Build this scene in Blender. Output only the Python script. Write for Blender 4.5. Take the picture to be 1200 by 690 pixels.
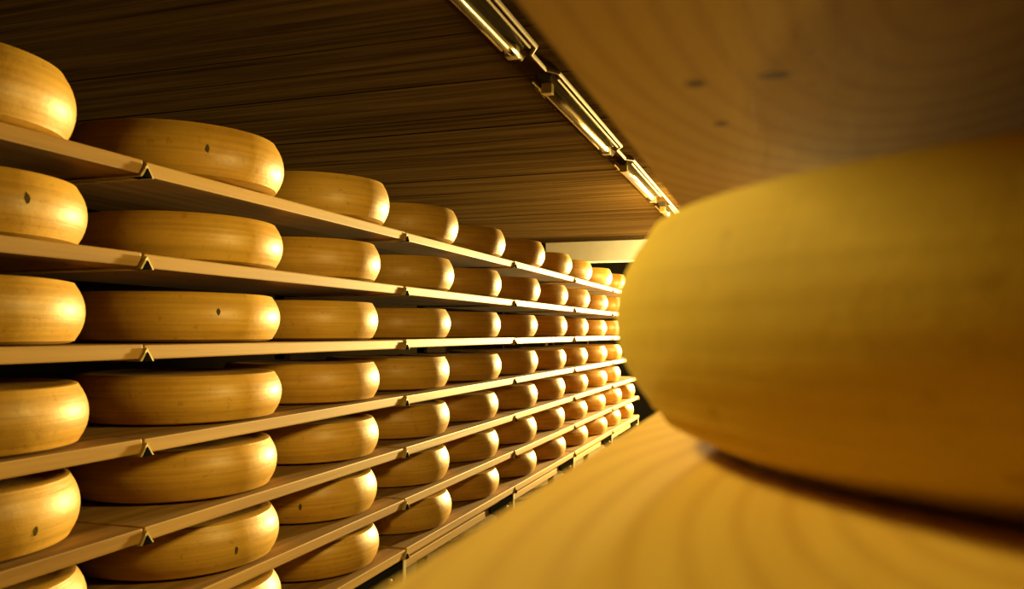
import bpy, bmesh, math, random
from mathutils import Vector, Matrix, noise
from mathutils.bvhtree import BVHTree
random.seed(11)
for o in list(bpy.data.objects): bpy.data.objects.remove(o, do_unlink=True)
SC = bpy.context.scene
COL = SC.collection

# ------------------------------------------------------------------ layout
# aisle runs along +Y; the camera stands inside the right-hand rack looking along and across the aisle
CZ = 1.15                   # eye height
YAW = math.atan(315/960)
FRONT_L = -1.11             # front plane of the left rack boards
FRONT_R = -0.093            # front plane of the right rack boards
CEIL = CZ + 0.865
END = 7.60                  # end wall of the cellar
LAMPX = -0.75
PITCH = 0.55

# ------------------------------------------------------------------ camera
cam = bpy.data.cameras.new('camera'); co = bpy.data.objects.new('camera', cam); COL.objects.link(co)
co.location = (0, 0, CZ); co.rotation_euler = (math.pi/2, 0, YAW)
cam.sensor_width = 36; cam.lens = 36*960/1200; cam.shift_y = 45/1200
cam.clip_start = 0.01; cam.clip_end = 60
cam.dof.use_dof = True; cam.dof.focus_distance = 2.6; cam.dof.aperture_fstop = 6.5
SC.camera = co

# ------------------------------------------------------------------ world, lights, exposure
w = bpy.data.worlds.new('world'); SC.world = w; w.use_nodes = True
w.node_tree.nodes['Background'].inputs[0].default_value = (0.0, 0.0, 0.0, 1)
w.node_tree.nodes['Background'].inputs[1].default_value = 0.0
vs = SC.view_settings
vs.view_transform = 'Standard'; vs.look = 'None'; vs.gamma = 1; vs.use_curve_mapping = False; vs.exposure = 0.0

def area(name, loc, direction, sx, sy, power, col):
    l = bpy.data.lights.new(name, 'AREA'); l.shape = 'RECTANGLE'; l.size = sx; l.size_y = sy
    l.energy = power; l.color = col
    o = bpy.data.objects.new(name, l); COL.objects.link(o); o.location = loc
    o.rotation_euler = Vector(direction).to_track_quat('-Z', 'Y').to_euler()
    return o
def point(name, loc, power, col, rad):
    l = bpy.data.lights.new(name, 'POINT'); l.energy = power; l.color = col; l.shadow_soft_size = rad
    o = bpy.data.objects.new(name, l); COL.objects.link(o); o.location = loc
    return o
WARM = (1.0, 0.74, 0.30)
# the lit work lamp far down the aisle, and the nearest one, both standing behind the big wheel
area('far_work_light', (0.28, 8.85, CZ+0.10), (-0.16, -1, 0.0), 0.30, 0.30, 1250, (1.0, 0.72, 0.23))
area('added_aisle_light', (-0.20, 6.0, CZ+0.12), (-0.25, -1, 0.15), 0.20, 0.20, 45, (1.0, 0.68, 0.20))  # unseen light added for the ceiling glow near the third lamp
point('end_wall_lamp', (-0.50, 7.25, CZ+0.42), 125, (1.0, 0.88, 0.42), 0.06)
area('added_ceiling_wash', (-0.42, 5.20, CZ+0.34), (-0.15, -0.25, 1), 0.15, 0.15, 50, (1.0, 0.74, 0.22))  # added uplight with no fixture, brightens the far ceiling planks
area('near_work_light', (-0.15, 1.50, CZ+0.20), (-1, 0.0, -0.55), 0.08, 0.12, 8.6, (1.0, 0.70, 0.18))
# two unseen fill lights added on the left to brighten the near rack
area('fill_light_high', (-0.58, 0.54, CZ+0.42), (1, -0.2, -0.65), 0.16, 0.16, 6.6, (1.0, 0.75, 0.20))
area('fill_light_low', (-0.52, 0.74, CZ-0.50), (1, -0.5, 0.9), 0.08, 0.08, 0.9, (1.0, 0.72, 0.24))

# ------------------------------------------------------------------ materials
def mat(name): 
    m = bpy.data.materials.new(name); m.use_nodes = True
    nt = m.node_tree; b = nt.nodes['Principled BSDF']
    return m, nt, b
def N(nt, t, **kw):
    n = nt.nodes.new(t)
    for k, v in kw.items():
        if k in n.inputs: n.inputs[k].default_value = v
        else: setattr(n, k, v)
    return n
def coords(nt, scale, rot=(0,0,0), loc=(0,0,0), vary=0.0):
    tc = N(nt, 'ShaderNodeTexCoord'); mp = N(nt, 'ShaderNodeMapping')
    mp.inputs['Scale'].default_value = scale; mp.inputs['Rotation'].default_value = rot; mp.inputs['Location'].default_value = loc
    src = tc.outputs['Object']
    if vary:
        oi = N(nt, 'ShaderNodeObjectInfo'); mu = N(nt, 'ShaderNodeVectorMath', operation='SCALE')
        cb = N(nt, 'ShaderNodeCombineXYZ'); nt.links.new(oi.outputs['Random'], cb.inputs[0]); nt.links.new(oi.outputs['Random'], cb.inputs[1])
        nt.links.new(cb.outputs[0], mu.inputs[0]); mu.inputs['Scale'].default_value = vary
        ad = N(nt, 'ShaderNodeVectorMath', operation='ADD'); nt.links.new(src, ad.inputs[0]); nt.links.new(mu.outputs[0], ad.inputs[1])
        src = ad.outputs[0]
    nt.links.new(src, mp.inputs[0])
    return mp.outputs[0]
def ramp(nt, fac, stops):
    r = N(nt, 'ShaderNodeValToRGB'); e = r.color_ramp.elements
    while len(e) < len(stops): e.new(0.5)
    for i, (p, c) in enumerate(stops): e[i].position = p; e[i].color = (*c, 1)
    nt.links.new(fac, r.inputs[0]); return r.outputs[0]
def mix(nt, a, b, fac, mode='MIX'):
    m = N(nt, 'ShaderNodeMix', data_type='RGBA', blend_type=mode)
    for s, v in ((m.inputs[0], fac), (m.inputs[6], a), (m.inputs[7], b)):
        if hasattr(v, 'is_output'): nt.links.new(v, s)
        elif isinstance(v, tuple): s.default_value = (*v, 1)
        else: s.default_value = v
    return m.outputs[2]
def bump(nt, b, h, strength, dist=0.01):
    bp = N(nt, 'ShaderNodeBump', Strength=strength, Distance=dist)
    nt.links.new(h, bp.inputs['Height']); nt.links.new(bp.outputs[0], b.inputs['Normal'])

def rind(name, c1, c2, c3, rough=0.46, coat=0.04, band_f=0.75):
    m, nt, b = mat(name)
    v = coords(nt, (3, 3, 3), vary=9)
    n1 = N(nt, 'ShaderNodeTexNoise', Scale=1.6, Detail=5, Roughness=0.6); nt.links.new(v, n1.inputs[0])
    v2 = coords(nt, (4, 4, 150), vary=7)
    n2 = N(nt, 'ShaderNodeTexNoise', Scale=1.0, Detail=3, Roughness=0.5); nt.links.new(v2, n2.inputs[0])
    v3 = coords(nt, (60, 60, 60), vary=5)
    n3 = N(nt, 'ShaderNodeTexNoise', Scale=1.0, Detail=4, Roughness=0.6); nt.links.new(v3, n3.inputs[0])
    base = ramp(nt, n1.outputs[0], [(0.3, c1), (0.52, c2), (0.72, c3)])
    band = ramp(nt, n2.outputs[0], [(0.36, (0.80, 0.78, 0.74)), (0.62, (1.06, 1.06, 1.06))])
    c = mix(nt, base, band, band_f, 'MULTIPLY')
    sp = ramp(nt, n3.outputs[0], [(0.30, (0.62, 0.55, 0.45)), (0.40, (1, 1, 1))])
    c = mix(nt, c, sp, 0.5, 'MULTIPLY')
    nt.links.new(c, b.inputs['Base Color'])
    b.inputs['Roughness'].default_value = rough
    b.inputs['Subsurface Weight'].default_value = 0.0
    b.inputs['Coat Weight'].default_value = coat; b.inputs['Coat Roughness'].default_value = 0.35
    ad = N(nt, 'ShaderNodeMath', operation='ADD'); nt.links.new(n2.outputs[0], ad.inputs[0]); nt.links.new(n3.outputs[0], ad.inputs[1])
    bump(nt, b, ad.outputs[0], 0.25, 0.002)
    return m
M_RIND = rind('rind_amber', (0.54, 0.28, 0.035), (0.65, 0.37, 0.05), (0.70, 0.42, 0.07))
M_RIND_BIG = rind('rind_yellow', (0.52, 0.35, 0.035), (0.60, 0.41, 0.045), (0.64, 0.44, 0.06), 0.75, 0.0, 0.25)
M_RIND_BIG.node_tree.nodes['Principled BSDF'].inputs['Specular IOR Level'].default_value = 0.25

def wood(name, dark, mid, light, axis=1, scale=1.0, vary=8, rough=0.6, grain=0.5, knots=None):
    m, nt, b = mat(name)
    s = [26*scale, 26*scale, 26*scale]; s[axis] = 0.9*scale
    v = coords(nt, tuple(s), vary=vary)
    n = N(nt, 'ShaderNodeTexNoise', Scale=1.0, Detail=6, Roughness=0.62, Distortion=0.4); nt.links.new(v, n.inputs[0])
    s2 = [5*scale, 5*scale, 5*scale]; s2[axis] = 0.8*scale
    v2 = coords(nt, tuple(s2), vary=vary)
    wv = N(nt, 'ShaderNodeTexWave', wave_type='RINGS', rings_direction='Y' if axis == 1 else 'X', Scale=1.3, Distortion=3.2, Detail=2.0)
    wv.inputs['Detail Scale'].default_value = 0.6
    nt.links.new(v2, wv.inputs[0])
    c = ramp(nt, n.outputs[0], [(0.28, dark), (0.5, mid), (0.75, light)])
    ring = ramp(nt, wv.outputs['Fac'], [(0.0, (0.72, 0.66, 0.58)), (0.55, (1, 1, 1))])
    c = mix(nt, c, ring, grain, 'MULTIPLY')
    if knots:
        tc = N(nt, 'ShaderNodeTexCoord')
        for kx, ky, rx, ry in knots:
            mp = N(nt, 'ShaderNodeMapping', vector_type='TEXTURE')
            mp.inputs['Location'].default_value = (kx, ky, 0); mp.inputs['Scale'].default_value = (rx, ry, 10)
            nt.links.new(tc.outputs['Object'], mp.inputs[0])
            ln = N(nt, 'ShaderNodeVectorMath', operation='LENGTH'); nt.links.new(mp.outputs[0], ln.inputs[0])
            rr = ramp(nt, ln.outputs['Value'], [(0.45, (0.16, 0.10, 0.06)), (1.0, (1, 1, 1))])
            c = mix(nt, c, rr, 0.9, 'MULTIPLY')
    nt.links.new(c, b.inputs['Base Color']); b.inputs['Roughness'].default_value = rough; b.inputs['Specular IOR Level'].default_value = 0.2
    bump(nt, b, n.outputs[0], 0.35, 0.003)
    return m
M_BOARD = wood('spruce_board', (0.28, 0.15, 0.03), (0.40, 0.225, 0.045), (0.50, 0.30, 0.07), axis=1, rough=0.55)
def near_wood(name, dark, mid, light, knots=None):
    m = wood(name, dark, mid, light, axis=1, scale=0.8, vary=0, rough=0.75, grain=0.15, knots=knots)
    nt = m.node_tree; b = nt.nodes['Principled BSDF']; src = b.inputs['Base Color'].links[0].from_socket
    v = coords(nt, (1, 0.42, 0), loc=(.262, -.126, 0))     # cathedral grain: long ellipses round the heart of the plank
    wv = N(nt, 'ShaderNodeTexWave', wave_type='RINGS', rings_direction='Z', Scale=20, Distortion=2.6, Detail=2.0)
    wv.inputs['Detail Scale'].default_value = 0.25
    nt.links.new(v, wv.inputs[0])
    rg = ramp(nt, wv.outputs['Fac'], [(0.05, (0.74, 0.62, 0.48)), (0.5, (1, 1, 1))])
    nt.links.new(mix(nt, src, rg, 0.4, 'MULTIPLY'), b.inputs['Base Color'])
    return m
M_FACE = wood('shade_toned_face', (0.18, 0.095, 0.022), (0.27, 0.15, 0.035), (0.34, 0.20, 0.055), axis=1, rough=0.8)
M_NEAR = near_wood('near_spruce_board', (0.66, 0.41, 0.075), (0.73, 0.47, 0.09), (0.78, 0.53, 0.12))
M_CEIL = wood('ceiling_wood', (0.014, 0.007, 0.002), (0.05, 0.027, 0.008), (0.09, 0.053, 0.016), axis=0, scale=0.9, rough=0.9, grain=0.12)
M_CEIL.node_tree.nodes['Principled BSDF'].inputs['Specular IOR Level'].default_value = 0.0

def plain(name, col, rough=0.6, metal=0.0, nscale=12, var=0.15, bs=0.2):
    m, nt, b = mat(name)
    v = coords(nt, (nscale,)*3)
    n = N(nt, 'ShaderNodeTexNoise', Scale=1.0, Detail=6, Roughness=0.65); nt.links.new(v, n.inputs[0])
    c = ramp(nt, n.outputs[0], [(0.3, tuple(x*(1-var) for x in col)), (0.7, tuple(min(1, x*(1+var)) for x in col))])
    nt.links.new(c, b.inputs['Base Color']); b.inputs['Roughness'].default_value = rough; b.inputs['Metallic'].default_value = metal
    if not metal: b.inputs['Specular IOR Level'].default_value = 0.0
    bump(nt, b, n.outputs[0], bs, 0.004)
    return m
M_STEEL = plain('dark_steel', (0.02, 0.016, 0.01), 0.6, 0.0)
M_ZINC = plain('galvanised_steel', (0.50, 0.42, 0.22), 0.5, 0.5)
M_BLACK = plain('blackened_steel_plate', (0.008, 0.007, 0.005), 0.7, 0.0)
M_FLOOR = plain('concrete_floor', (0.16, 0.13, 0.09), 0.8, 0, 5)
M_WALL = plain('cellar_wall', (0.007, 0.005, 0.003), 0.9, 0, 3)
M_PLASTER = plain('pale_plaster', (0.80, 0.70, 0.46), 0.85, 0, 3, 0.08)
M_DARKWALL = plain('tarred_wall', (0.012, 0.010, 0.008), 0.8, 0, 3)
M_BRASS = plain('brass_conduit', (0.30, 0.21, 0.07), 0.5, 0.3)
M_HOUSING = plain('lamp_housing', (0.07, 0.06, 0.045), 0.5, 0.0)
M_INK = plain('dark_casein_mark', (0.09, 0.07, 0.025), 0.7, 0, 400, 0.5)
def mat_cover():
    m, nt, b = mat('clear_cover'); nt.nodes.remove(b); out = nt.nodes['Material Output']
    tr = N(nt, 'ShaderNodeBsdfTransparent'); tr.inputs[0].default_value = (0.95, 0.88, 0.7, 1)
    gl = N(nt, 'ShaderNodeBsdfGlossy', Roughness=0.10); gl.inputs[0].default_value = (.30, 0.24, 0.14, 1)
    lw = N(nt, 'ShaderNodeLayerWeight', Blend=0.45); mr = N(nt, 'ShaderNodeMapRange'); mr.inputs[3].default_value = 0.04; mr.inputs[4].default_value = 0.28
    nt.links.new(lw.outputs['Facing'], mr.inputs[0])
    mx = N(nt, 'ShaderNodeMixShader'); nt.links.new(mr.outputs[0], mx.inputs[0]); nt.links.new(tr.outputs[0], mx.inputs[1]); nt.links.new(gl.outputs[0], mx.inputs[2])
    nt.links.new(mx.outputs[0], out.inputs[0]); return m
M_COVER = mat_cover()
def mat_tube(name, e):
    m, nt, b = mat(name)
    v = coords(nt, (30, 3, 30)); n = N(nt, 'ShaderNodeTexNoise', Scale=1.0, Detail=3); nt.links.new(v, n.inputs[0])
    nt.links.new(ramp(nt, n.outputs[0], [(0.3, (0.07, 0.06, 0.045)), (0.7, (0.10, 0.09, 0.065))]), b.inputs['Base Color'])
    b.inputs['Roughness'].default_value = 0.3
    b.inputs['Emission Color'].default_value = (1.0, 0.78, 0.36, 1); b.inputs['Emission Strength'].default_value = e
    return m
M_TUBE = mat_tube('dead_tube', 0.0); M_TUBE_DIM = mat_tube('dim_tube', 0.9); M_TUBE_LIT = mat_tube('lit_tube', 40.0)

# ------------------------------------------------------------------ helpers
def link(name, bm, material, parent=None, loc=None, smooth=False):
    me = bpy.data.meshes.new(name); bm.normal_update(); bm.to_mesh(me); bm.free()
    me.materials.append(material)
    if smooth:
        for p in me.polygons: p.use_smooth = True
    o = bpy.data.objects.new(name, me); COL.objects.link(o)
    if loc: o.location = loc
    if parent: o.parent = parent
    return o
def box(bm, lo, hi, bev=0.0):
    r = bmesh.ops.create_cube(bm, size=1)
    c = [(a+b)/2 for a, b in zip(lo, hi)]; s = [b-a for a, b in zip(lo, hi)]
    for v in r['verts']: v.co = Vector((v.co.x*s[0]+c[0], v.co.y*s[1]+c[1], v.co.z*s[2]+c[2]))
    if bev:
        es = list({e for v in r['verts'] for e in v.link_edges})
        bmesh.ops.bevel(bm, geom=es, offset=bev, segments=2, affect='EDGES', profile=0.6)
def bx(lo, hi, bev=0.0):
    bm = bmesh.new(); box(bm, lo, hi, bev); return bm
def prism(bm, pts, axis, a, b):
    """extrude a polygon (list of 2D points) along an axis from a to b"""
    def P(p, t):
        return {0: (t, p[0], p[1]), 1: (p[0], t, p[1]), 2: (p[0], p[1], t)}[axis]
    A = [bm.verts.new(P(p, a)) for p in pts]; B = [bm.verts.new(P(p, b)) for p in pts]
    n = len(pts)
    for i in range(n): bm.faces.new((A[i], A[(i+1) % n], B[(i+1) % n], B[i]))
    bm.faces.new(A[::-1]); bm.faces.new(B)
    bmesh.ops.recalc_face_normals(bm, faces=bm.faces)
def tube(bm, pts, r, seg=10):
    prev = None; rings = []
    for i, p in enumerate(pts):
        p = Vector(p)
        d = (Vector(pts[min(i+1, len(pts)-1)]) - Vector(pts[max(i-1, 0)])).normalized()
        x = d.cross(Vector((0, 0, 1)));  x = x.normalized() if x.length > 1e-4 else Vector((1, 0, 0))
        y = d.cross(x)
        rings.append([bm.verts.new(p + r*(math.cos(a)*x + math.sin(a)*y)) for a in [2*math.pi*k/seg for k in range(seg)]])
    for A, B in zip(rings, rings[1:]):
        for k in range(seg): bm.faces.new((A[k], A[(k+1) % seg], B[(k+1) % seg], B[k]))
    bm.faces.new(rings[0][::-1]); bm.faces.new(rings[-1])
    bmesh.ops.recalc_face_normals(bm, faces=bm.faces)
def empty(name, loc, parent=None):
    o = bpy.data.objects.new(name, None); COL.objects.link(o); o.location = loc; o.empty_display_size = 0.1
    if parent: o.parent = parent
    return o
def tag(o, label, cat, group=None):
    o['label'] = label; o['category'] = cat
    if group: o['group'] = group
def struct(name, bm, m):
    o = link(name, bm, m); o['kind'] = 'structure'; return o

# ------------------------------------------------------------------ the cellar shell
XL, XR, YB = -3.0, 1.0, -1.0
struct('floor', bx((XL-.1, YB-.1, -0.1), (XR+.1, END+1.6, 0)), M_FLOOR)
struct('wall_left', bx((XL-.1, YB-.1, 0), (XL, END+1.6, CEIL+.05)), M_WALL)
struct('wall_right', bx((XR, YB-.1, 0), (XR+.1, END+1.6, CEIL+.05)), M_WALL)
struct('wall_back', bx((XL, YB-.1, 0), (XR, YB, CEIL+.05)), M_WALL)
struct('trim_1', bx((XL, END-.02, 0), (-2.15, END+.15, CEIL+.05)), M_DARKWALL)
struct('wall_far', bx((-2.15, END, CEIL-.19), (XR, END+.15, CEIL+.05)), M_PLASTER)       # lintel strip over the dark opening
struct('wall_beyond', bx((XL, END+1.5, 0), (XR, END+1.6, CEIL+.05)), M_DARKWALL)
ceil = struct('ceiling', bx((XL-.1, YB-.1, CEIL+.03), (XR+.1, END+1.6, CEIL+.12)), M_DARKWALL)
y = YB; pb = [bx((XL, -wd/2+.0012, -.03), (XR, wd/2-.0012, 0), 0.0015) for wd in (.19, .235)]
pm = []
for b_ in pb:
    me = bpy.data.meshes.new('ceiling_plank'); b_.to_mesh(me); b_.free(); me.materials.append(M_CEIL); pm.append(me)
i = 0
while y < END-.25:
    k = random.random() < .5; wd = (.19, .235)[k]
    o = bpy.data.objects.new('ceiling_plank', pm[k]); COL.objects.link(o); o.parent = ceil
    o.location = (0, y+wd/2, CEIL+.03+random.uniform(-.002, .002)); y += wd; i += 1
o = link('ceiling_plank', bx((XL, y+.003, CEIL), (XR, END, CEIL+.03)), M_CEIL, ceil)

# ------------------------------------------------------------------ left rack
ROWZ = [CZ+1.170*s for s in (.258, .114, -.0295, -.178, -.316, -.453, -.585)]      # middle of each board's front edge
BAY0, BAY = 1.218, 1.10
BRK = [BAY0 + BAY*j for j in range(-1, 6)]
TH = 0.027; DEPTH = 0.42
rack = empty('cheese_rack', (FRONT_L-.42, 0.118, 0))
tag(rack, 'long wooden and steel rack of seven shelves across the aisle, full of wheels', 'rack')
off = Vector((FRONT_L-.42, 0.118, 0))
def rel(bm):
    bmesh.ops.translate(bm, verts=bm.verts, vec=-off); return bm
# boards: one mesh per bay length, slightly bowed copies
def board_bm(seed):
    bm = bmesh.new(); rnd = random.Random(seed)
    box(bm, (-DEPTH, .004, -TH/2), (0, BAY-.004, TH/2), 0.003)
    return bm
bmeshes = []
for s in range(3):
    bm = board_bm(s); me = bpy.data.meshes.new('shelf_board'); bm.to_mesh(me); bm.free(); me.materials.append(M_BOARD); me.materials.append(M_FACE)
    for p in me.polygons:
        if abs(p.normal.z) > .9: p.material_index = 1      # shade on the broad faces is painted in as a darker wood colour
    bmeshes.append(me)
def arm_bm():
    """inverted-V angle iron carrying the board ends"""
    bm = bmesh.new(); a, t = .017, .004
    prism(bm, [(-a, -.013), (0, .011), (a, -.013), (a-t*1.3, -.013), (0, .011-t*1.5), (-a+t*1.3, -.013)], 0, -DEPTH, .004)
    return bm
am = bpy.data.meshes.new('bracket_arm'); b_ = arm_bm(); b_.to_mesh(am); b_.free(); am.materials.append(M_ZINC)
def small_bm():
    bm = bmesh.new()
    prism(bm, [(-.011, -.013), (0, .003), (.011, -.013)], 0, -.03, .0035); return bm
sm = bpy.data.meshes.new('arm_core'); b_ = small_bm(); b_.to_mesh(sm); b_.free(); sm.materials.append(M_BLACK)
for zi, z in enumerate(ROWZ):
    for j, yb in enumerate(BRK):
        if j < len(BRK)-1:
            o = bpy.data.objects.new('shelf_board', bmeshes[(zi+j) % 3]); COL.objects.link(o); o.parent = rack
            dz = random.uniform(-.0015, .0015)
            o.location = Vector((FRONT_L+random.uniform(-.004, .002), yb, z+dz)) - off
        a = bpy.data.objects.new('bracket_arm', am); COL.objects.link(a); a.parent = rack
        a.location = Vector((FRONT_L+.003, yb, z-.004)) - off
        c = bpy.data.objects.new('arm_core', sm); COL.objects.link(c); c.parent = a; c.location = (.003, 0, 0)
for j, yb in enumerate(BRK):
    link('post', rel(bx((FRONT_L-.46, yb-.02, 0), (FRONT_L-.425, yb+.02, ROWZ[0]+.02), .003)), M_STEEL, rack)
    zb = ROWZ[-1]-TH/2
    link('front_leg', rel(bx((FRONT_L-.034, yb-.011, 0), (FRONT_L-.002, yb+.011, zb-.004), .002)), M_ZINC, rack)
    bm = bmesh.new()      # gusset plate on the near side of every leg
    prism(bm, [(yb-.012, zb-.010), (yb-.012, zb-.115), (yb-.06, zb-.115), (yb-.30, zb-.03), (yb-.30, zb-.010)], 0, FRONT_L-.012, FRONT_L-.004)
    g = link('gusset_plate', rel(bm), M_BLACK, rack)
    bm = bmesh.new(); bmesh.ops.create_icosphere(bm, subdivisions=2, radius=.007)
    bmesh.ops.translate(bm, verts=bm.verts, vec=Vector((FRONT_L-.002, yb-.10, zb-.045)))
    bb = link('bolt', rel(bm), M_ZINC, g, smooth=True)
link('lower_rail', rel(bx((FRONT_L-.045, BRK[0], zb-.044), (FRONT_L-.014, BRK[-1], zb-.016), .002)), M_BOARD, rack)

# ------------------------------------------------------------------ cheese wheels
def wheel_mesh(name, R, Ht, seed, material, seg=96, bulge=0.018, er=0.0035, lift=0.004):
    """lathe: flat, faintly dished faces, crisp edge, convex side; hand-pressed unevenness"""
    prof = [(0, 0.002), (R*.5, 0.0015), (R*.8, 0.0), (R-bulge-er*1.6, lift*.7), (R-bulge-er*.5, lift+.0012), (R-bulge+.001, lift+er*.55), (R-bulge*.86, lift+er*1.4)]
    n = 9
    for i in range(1, n):
        t = i/n; z = lift + er*1.4 + (Ht-lift-2.8*er)*t
        prof.append((R - bulge*.86*(abs(2*t-1)**2.1), z))
    prof += [(R-bulge*.86, Ht-er*1.4), (R-bulge+.001, Ht-er*.55), (R-bulge-er*.5, Ht-.0012), (R-bulge-er*1.6, Ht-.0002), (R*.8, Ht-.0025), (R*.4, Ht-.003), (0, Ht-.003)]
    bm = bmesh.new(); rings = []
    for r, z in prof:
        if r == 0: rings.append([bm.verts.new((0, 0, z))]); continue
        ring = []
        for k in range(seg):
            a = 2*math.pi*k/seg; q = Vector((math.cos(a)*1.4, math.sin(a)*1.4, z*9+seed*7.3))
            rr = r*(1 + .010*noise.noise(q)) ; zz = z*(1 + .018*noise.noise(Vector((math.cos(a), math.sin(a), seed*3.1))))
            ring.append(bm.verts.new((rr*math.cos(a), rr*math.sin(a), zz)))
        rings.append(ring)
    for A, B in zip(rings, rings[1:]):
        for k in range(seg):
            k2 = (k+1) % seg
            if len(A) == 1: bm.faces.new((A[0], B[k2], B[k]))
            elif len(B) == 1: bm.faces.new((A[k], A[k2], B[0]))
            else: bm.faces.new((A[k], A[k2], B[k2], B[k]))
    bmesh.ops.recalc_face_normals(bm, faces=bm.faces)
    me = bpy.data.meshes.new(name); bm.to_mesh(me); bm.free(); me.materials.append(material)
    for p in me.polygons: p.use_smooth = True
    me.set_sharp_from_angle(angle=math.radians(32))
    return me
WR, WH = 0.222, 0.108
WM = [wheel_mesh('cheese', WR, WH, s, M_RIND) for s in range(5)]
ORD = ['first', 'second', 'third', 'fourth', 'fifth', 'sixth', 'seventh', 'eighth', 'ninth', 'tenth', 'eleventh']
ROWN = ['top shelf', 'second shelf from the top', 'third shelf from the top', 'middle shelf', 'third shelf from the bottom', 'second shelf from the bottom', 'bottom shelf']
MARKS = {(1, 0): (32, 232), (0, 1): (243, 174), (2, 1): (256, 365), (4, 0): (42, 622), (5, 1): (277, 645), (5, 2): (352, 594)}
for r, z in enumerate(ROWZ):
    first = 0 if r < 6 else 1
    for k in range(first, 11):
        if k > 9 and r < 5: continue
        rnd = random.Random(r*50+k)
        yc = BAY0 + .285 - PITCH + PITCH*k + rnd.uniform(-.005, .005) + .004 + ((-.022, .014)[k] if r == 0 and k < 2 else (.054 if k == 1 else (.034 if k == 0 else .022)))
        ov = .034 if r == 0 else (.012 if r == 1 else .002)
        if (r, k) == (0, 1): ov = .040
        xc = FRONT_L - WR + ov + rnd.uniform(-.006, .006)
        o = bpy.data.objects.new('cheese', WM[(r*3+k*2) % 5]); COL.objects.link(o)
        o.location = (xc, yc, z+TH/2+.0012); o.rotation_euler = (0, 0, rnd.uniform(0, 6.28))
        s = rnd.uniform(.985, 1.015)*(1.035 if k == 1 else 1); o.scale = (s, s, rnd.uniform(.95, 1.04)*(1.06 if r == 0 else 1))
        n = ORD[k-first]
        look = 'dark-marked cheese' if (r, k) in MARKS else ('pale-lit cheese' if k > 5 else 'amber cheese')
        lab = '%s on the %s, %s from the left' % (look, ROWN[r], n)
        if k == 0: lab = '%s at the left edge of the photo on the %s' % (look, ROWN[r])
        if r == 6 and k == 1: lab = 'cheese showing only its top at the lower photo edge, on the bottom shelf'
        tag(o, lab, 'cheese', 'cheese wheels on the %s' % ROWN[r])
        if (r, k) in MARKS:
            px, py = MARKS[(r, k)]
            # ray through the mark, met with the wheel's side: gives the mark's real place on the rind
            d = Vector(((px-600)/960, 1, (390-py)/960)); cs, sn = math.cos(YAW), math.sin(YAW)
            d = Vector((d.x*cs - d.y*sn, d.x*sn + d.y*cs, d.z))
            M = Matrix.Translation(o.location) @ Matrix.Rotation(o.rotation_euler.z, 4, 'Z') @ Matrix.Diagonal((*o.scale, 1))
            bt = BVHTree.FromPolygons([M @ v.co for v in o.data.vertices], [tuple(f.vertices) for f in o.data.polygons])
            p, nn, _, _ = bt.ray_cast(Vector((0, 0, CZ)), d.normalized())
            if p:
                if nn.dot(d) > 0: nn = -nn
                u_ = Vector((0, 0, 1)).cross(nn).normalized(); v_ = nn.cross(u_)
                bm = bmesh.new(); F = []; Bk = []
                for q in range(10):
                    a = 2*math.pi*q/10; u = .0034*math.cos(a)*(1+.5*rnd.random()); vv = .0065*math.sin(a)*(1+.5*rnd.random())
                    F.append(bm.verts.new(u_*u+v_*vv+nn*.0004)); Bk.append(bm.verts.new(u_*u+v_*vv-nn*.002))
                bm.faces.new(F); bm.faces.new(Bk[::-1])
                for q in range(10): bm.faces.new((F[q], F[(q+1) % 10], Bk[(q+1) % 10], Bk[q]))
                bmesh.ops.recalc_face_normals(bm, faces=bm.faces)
                mk = link('rind_mark', bm, M_INK)
                mk.parent = o
                mk.matrix_parent_inverse = M.inverted()
                mk.location = p
                mk['label'] = 'small dark mark on the side of the rind'

# ------------------------------------------------------------------ right rack (the camera stands inside it)
RZ = CZ - .062                        # top of the lower near board
off = Vector((FRONT_R+.42, 0, 0))
rr_ = empty('near_rack', (FRONT_R+.42, 0, 0))
tag(rr_, 'blurred near rack whose pale boards frame the view on the right', 'rack')
for lvl in range(-4, 4):
    zt = RZ + lvl*.2106
    if zt < .1: continue
    m = M_NEAR
    if lvl == 1:
        knots = []
        for px, py, rx, ry in ((815, 98, .0065, .009), (908, 88, .010, .008), (845, 145, .0055, .008)):
            d = Vector(((px-600)/960, 1, (390-py)/960)); cs, sn = math.cos(YAW), math.sin(YAW)
            d = Vector((d.x*cs - d.y*sn, d.x*sn + d.y*cs, d.z)); t = (zt-TH-CZ)/d.z
            knots.append((d.x*t-off.x, d.y*t-off.y, rx, ry))
        m = near_wood('knotty_spruce_board', (0.40, 0.25, 0.04), (0.45, 0.29, 0.05), (0.50, 0.33, 0.06), knots=knots)
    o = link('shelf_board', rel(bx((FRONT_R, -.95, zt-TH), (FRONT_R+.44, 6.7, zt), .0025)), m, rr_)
for yb in (-.9, 1.0, 2.9, 4.8, 6.6):
    link('post', rel(bx((FRONT_R+.445, yb-.02, 0), (FRONT_R+.485, yb+.02, RZ+3*.2106), .003)), M_STEEL, rr_)

BIGR, BIGH = .285, .118
bw = bpy.data.objects.new('cheese', wheel_mesh('big_cheese', BIGR, BIGH, 9, M_RIND_BIG, seg=180, bulge=.020, er=.004, lift=.020)); COL.objects.link(bw)
bw.location = (.195, .490, RZ+.001)
tag(bw, 'huge blurred yellow cheese wheel filling the right foreground', 'cheese')

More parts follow.
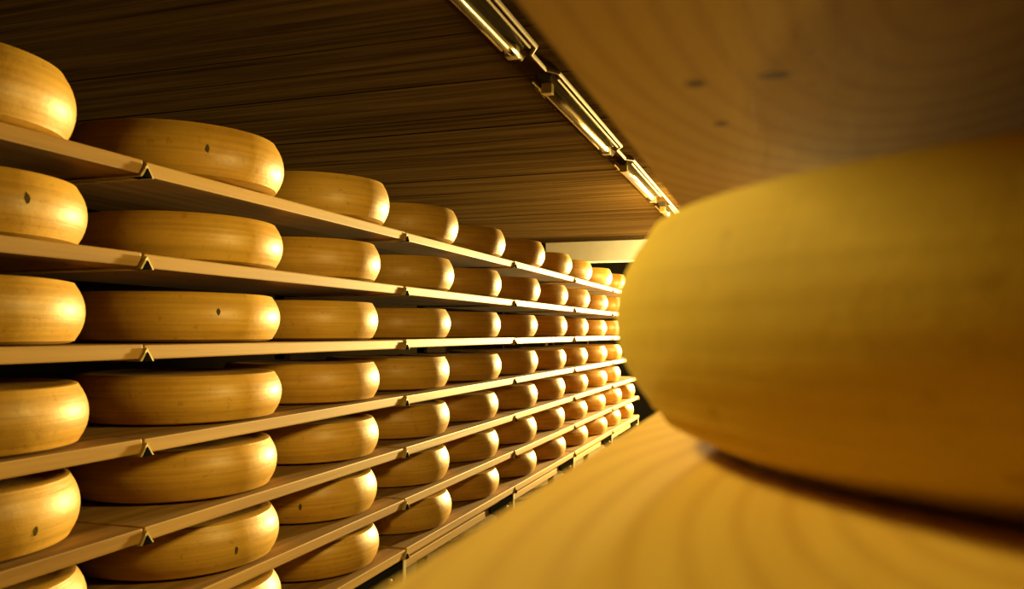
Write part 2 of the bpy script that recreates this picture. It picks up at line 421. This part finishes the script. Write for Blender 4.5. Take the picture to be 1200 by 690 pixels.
# ------------------------------------------------------------------ ceiling lamps
def lamp(y0, y1, tube_mat, label):
    L = y1-y0; t = empty('ceiling_lamp', (LAMPX, (y0+y1)/2, CEIL)); h = L/2
    tag(t, label, 'lamp', 'tube lamps in line on the ceiling')
    bm = bmesh.new(); prism(bm, [(-.026, 0), (.026, 0), (.020, -.022), (-.020, -.022)], 1, -h+.01, h-.01); link('housing', bm, M_HOUSING, t)
    # clear cover: half-round trough closed by rounded ends
    bm = bmesh.new(); rings = []; seg = 14
    for yy, f in [(-h, .35), (-h+.008, .75), (-h+.03, 1)] + [(-h+.03+(L-.06)*q/6, 1) for q in range(1, 7)] + [(h-.008, .75), (h, .35)]:
        rings.append([bm.verts.new((.042*f*math.cos(a), yy, -.022 - .048*f*math.sin(a))) for a in [math.pi*q/seg for q in range(seg+1)]])
    for A, B in zip(rings, rings[1:]):
        for q in range(seg): bm.faces.new((A[q], A[q+1], B[q+1], B[q]))
    bm.faces.new(rings[0]); bm.faces.new(rings[-1])
    link('clear_cover', bm, M_COVER, t, smooth=True)
    for s in (-1, 1):
        bm = bmesh.new(); tube(bm, [(s*.044, -h+.02, -.020), (s*.044, h-.02, -.020)], .004, 8); link('cover_rim', bm, M_BRASS, t)
    bm = bmesh.new(); tube(bm, [(0, -h+.07, -.042), (0, h-.07, -.042)], .013, 14); tb = link('tube', bm, tube_mat, t, smooth=True)
    for s in (-1, 1):
        bm = bmesh.new(); a, b = sorted((s*(h-.07), s*(h-.035)))
        box(bm, (-.018, a, -.058), (.018, b, -.022), .003); link('tube_socket', bm, M_ZINC, t)
    return t
lamp(1.25, 2.34, M_TUBE, 'nearest unlit tube lamp, cut off by the top edge of the photo')
lamp(2.62, 3.71, M_TUBE, 'unlit tube lamp in the middle of the ceiling row')
lamp(4.04, 5.12, M_TUBE_DIM, 'small far tube lamp with a glowing white tube, above the big wheel')
lamp(5.46, 6.54, M_TUBE_DIM, 'farthest tube lamp near the end wall, mostly hidden behind the big wheel')
# conduit linking the lamps along the right side of the row
bm = bmesh.new(); X = LAMPX+.058
pts = [(X, .9, CEIL-.010)]
for a, b in ((2.36, 2.60), (3.73, 4.02)):
    pts += [(X, a-.02, CEIL-.012), (X-.03, a+.03, CEIL-.014), (X-.03, b-.05, CEIL-.014), (X, b, CEIL-.012)]
pts += [(X, 5.3, CEIL-.010), (X, END-.3, CEIL-.010)]
tube(bm, pts, .007, 8)
cd = link('cable_conduit', bm, M_BRASS); tag(cd, 'thin brass coloured conduit running beside the ceiling lamps', 'pipe')
